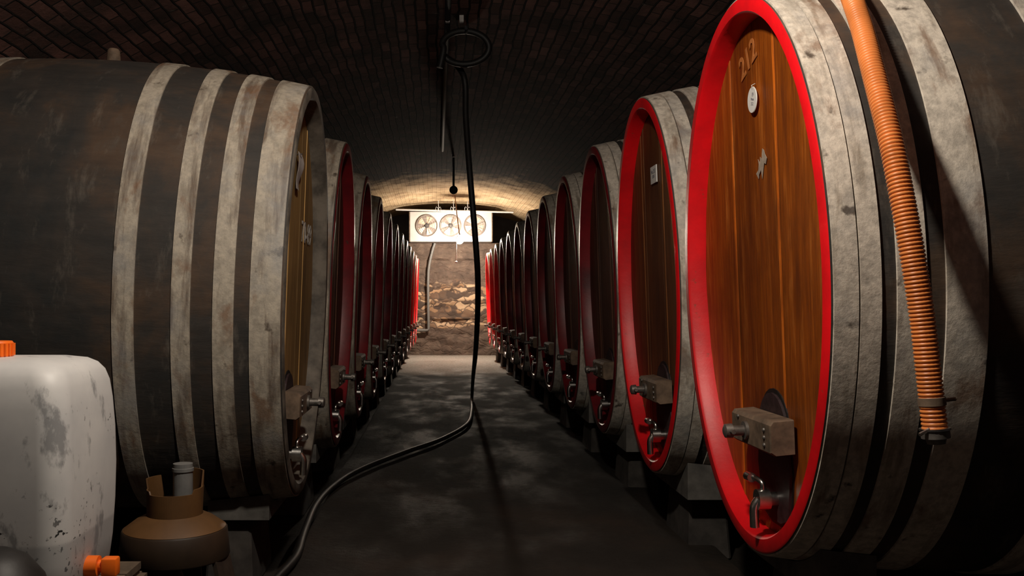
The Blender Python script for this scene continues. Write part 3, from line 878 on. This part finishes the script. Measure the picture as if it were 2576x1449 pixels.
# dark dome in the corner
bm = bmesh.new()
lathe(bm, [(.125, 0), (.13, .01), (.125, .06), (.105, .12), (.07, .165), (.03, .185), (0, .188)], (0, 0, 0), 36)
o = link('upturned_bowl', bm, M['rubber']); o.location = (-.995, 2.06, cz + .0)
o['label'] = 'dark grey rounded bowl, upside down in the bottom left corner before the canister'; o['category'] = 'bowl'

# brown plastic hood on splayed legs
bc = P(440, 1327, 2.9); bz = bc.z
sd = thing('brown_stand', 'brown plastic hood with notched collar on splayed legs beside the canister', 'stand', (bc.x, bc.y, 0))
bm = bmesh.new()
lathe(bm, [(.150, bz - .088), (.168, bz - .090), (.171, bz - .085), (.163, bz - .004), (.160, bz + .001), (.152, bz - .001), (.155, bz - .085)], (0, 0, 0), 56, True)
link('ring_band', bm, simple('brown_band', (.036, .022, .013), .5, var=.3, scale=6, bump=.1), sd)
bm = bmesh.new()
lathe(bm, [(.156, bz - .001), (.158, bz + .002), (.12, bz + .030), (.088, bz + .045), (.084, bz + .040), (.115, bz + .024), (.150, bz - .004)], (0, 0, 0), 56, True)
link('shoulder', bm, M['brown'], sd)
bm = bmesh.new(); nseg = 72; lo = []; hi = []
for k in range(nseg):
    a = 2 * PI * k / nseg; d = math.degrees(a)
    h = .075
    if 20 < d < 75: h = .135
    elif 75 <= d < 135: h = .045
    elif 135 <= d < 185: h = .115
    elif 185 <= d < 225: h = .085
    elif d > 330 or d <= 20: h = .088
    fl_ = .006 if h > .1 else 0
    c_, s_ = math.cos(a), math.sin(a)
    lo.append((bm.verts.new((.086 * c_, .086 * s_, bz + .04)), bm.verts.new((.081 * c_, .081 * s_, bz + .04))))
    hi.append((bm.verts.new(((.086 + fl_) * c_, (.086 + fl_) * s_, bz + .04 + h)), bm.verts.new(((.081 + fl_) * c_, (.081 + fl_) * s_, bz + .04 + h))))
for k in range(nseg):
    j = (k + 1) % nseg
    bm.faces.new((lo[k][0], lo[j][0], hi[j][0], hi[k][0])); bm.faces.new((lo[k][1], hi[k][1], hi[j][1], lo[j][1]))
    bm.faces.new((hi[k][0], hi[j][0], hi[j][1], hi[k][1])); bm.faces.new((lo[k][0], lo[k][1], lo[j][1], lo[j][0]))
link('notched_collar', bm, M['brown'], sd, False)
for a in (math.radians(-12), math.radians(95), math.radians(200)):
    c_, s_ = math.cos(a), math.sin(a); tx, ty = -s_, c_
    bm = bmesh.new(); q = []
    for r_, z, w in ((.155, bz - .07, .045), (.165, bz - .09, .05), (.262, .0, .06)):
        q.append([bm.verts.new((c_ * (r_ + dr) + tx * w * e_, s_ * (r_ + dr) + ty * w * e_, z)) for dr, e_ in ((0, -1), (0, 1), (-.014, 1), (-.014, -1))])
    for p_, q_ in zip(q[:-1], q[1:]): bridge(bm, p_, q_)
    bm.faces.new(q[0]); bm.faces.new(q[-1])
    link('leg', bm, simple('leg_brown', (.035, .024, .017), .6) if 'leg_brown' not in bpy.data.materials else bpy.data.materials['leg_brown'], sd, False)
bm = bmesh.new()
lathe(bm, [(0, bz - .30), (.07, bz - .29), (.098, bz - .22), (.098, bz - .16), (.085, bz - .125), (.06, bz - .108), (.06, bz - .05), (0, bz - .05)], (-.062, -.03, 0), 36)
bm2 = None
link('lower_float', bm, M['brown2'], sd)
bm = bmesh.new()
for a in (0, 2.1, 4.2):
    sweep(bm, [Vector((-.0, -.0, bz - .06)), Vector((.156 * math.cos(a), .156 * math.sin(a), bz - .06))], .008, 8)
link('strut', bm, M['brown'], sd)
bm = bmesh.new()
sweep(bm, [Vector((.02, .02, bz - .06)), Vector((.02, .02, bz + .175)), Vector((.02, .02, bz + .176)), Vector((.02, .02, bz + .186)), Vector((.02, .02, bz + .187)), Vector((.02, .02, bz + .20))], [.031, .031, .034, .034, .031, .031], 20)
link('inner_pipe', bm, M['greypipe'], sd)

# ------------------------------------------------------------------ light
def plight(name, loc, power, col, r):
    l = bpy.data.lights.new(name, 'POINT'); l.energy = power; l.color = col; l.shadow_soft_size = r
    o = bpy.data.objects.new(name, l); COL.objects.link(o); o.location = loc; return o
plight('aisle_lamp', (.02, 1.88, 2.75), 150, (1.0, .90, .77), .06)

w = bpy.data.worlds.new('World'); sc.world = w; w.use_nodes = True
w.node_tree.nodes['Background'].inputs[0].default_value = (.25, .35, .6, 1)
w.node_tree.nodes['Background'].inputs[1].default_value = .01

# ------------------------------------------------------------------ camera
cam = bpy.data.cameras.new('Camera'); co = bpy.data.objects.new('Camera', cam); COL.objects.link(co)
co.location = (0, 0, CAMZ); co.rotation_euler = (PI / 2, 0, 0)
cam.sensor_fit = 'HORIZONTAL'; cam.sensor_width = 36; cam.lens = F / 2576 * 36
cam.shift_x = (1288 - VX) / 2576; cam.shift_y = (VY - 724.5) / 2576
cam.clip_start = .05; cam.clip_end = 100
sc.camera = co
sc.view_settings.view_transform = 'Standard'; sc.view_settings.look = 'None'
sc.view_settings.exposure = 0; sc.view_settings.gamma = 1; sc.view_settings.use_curve_mapping = False
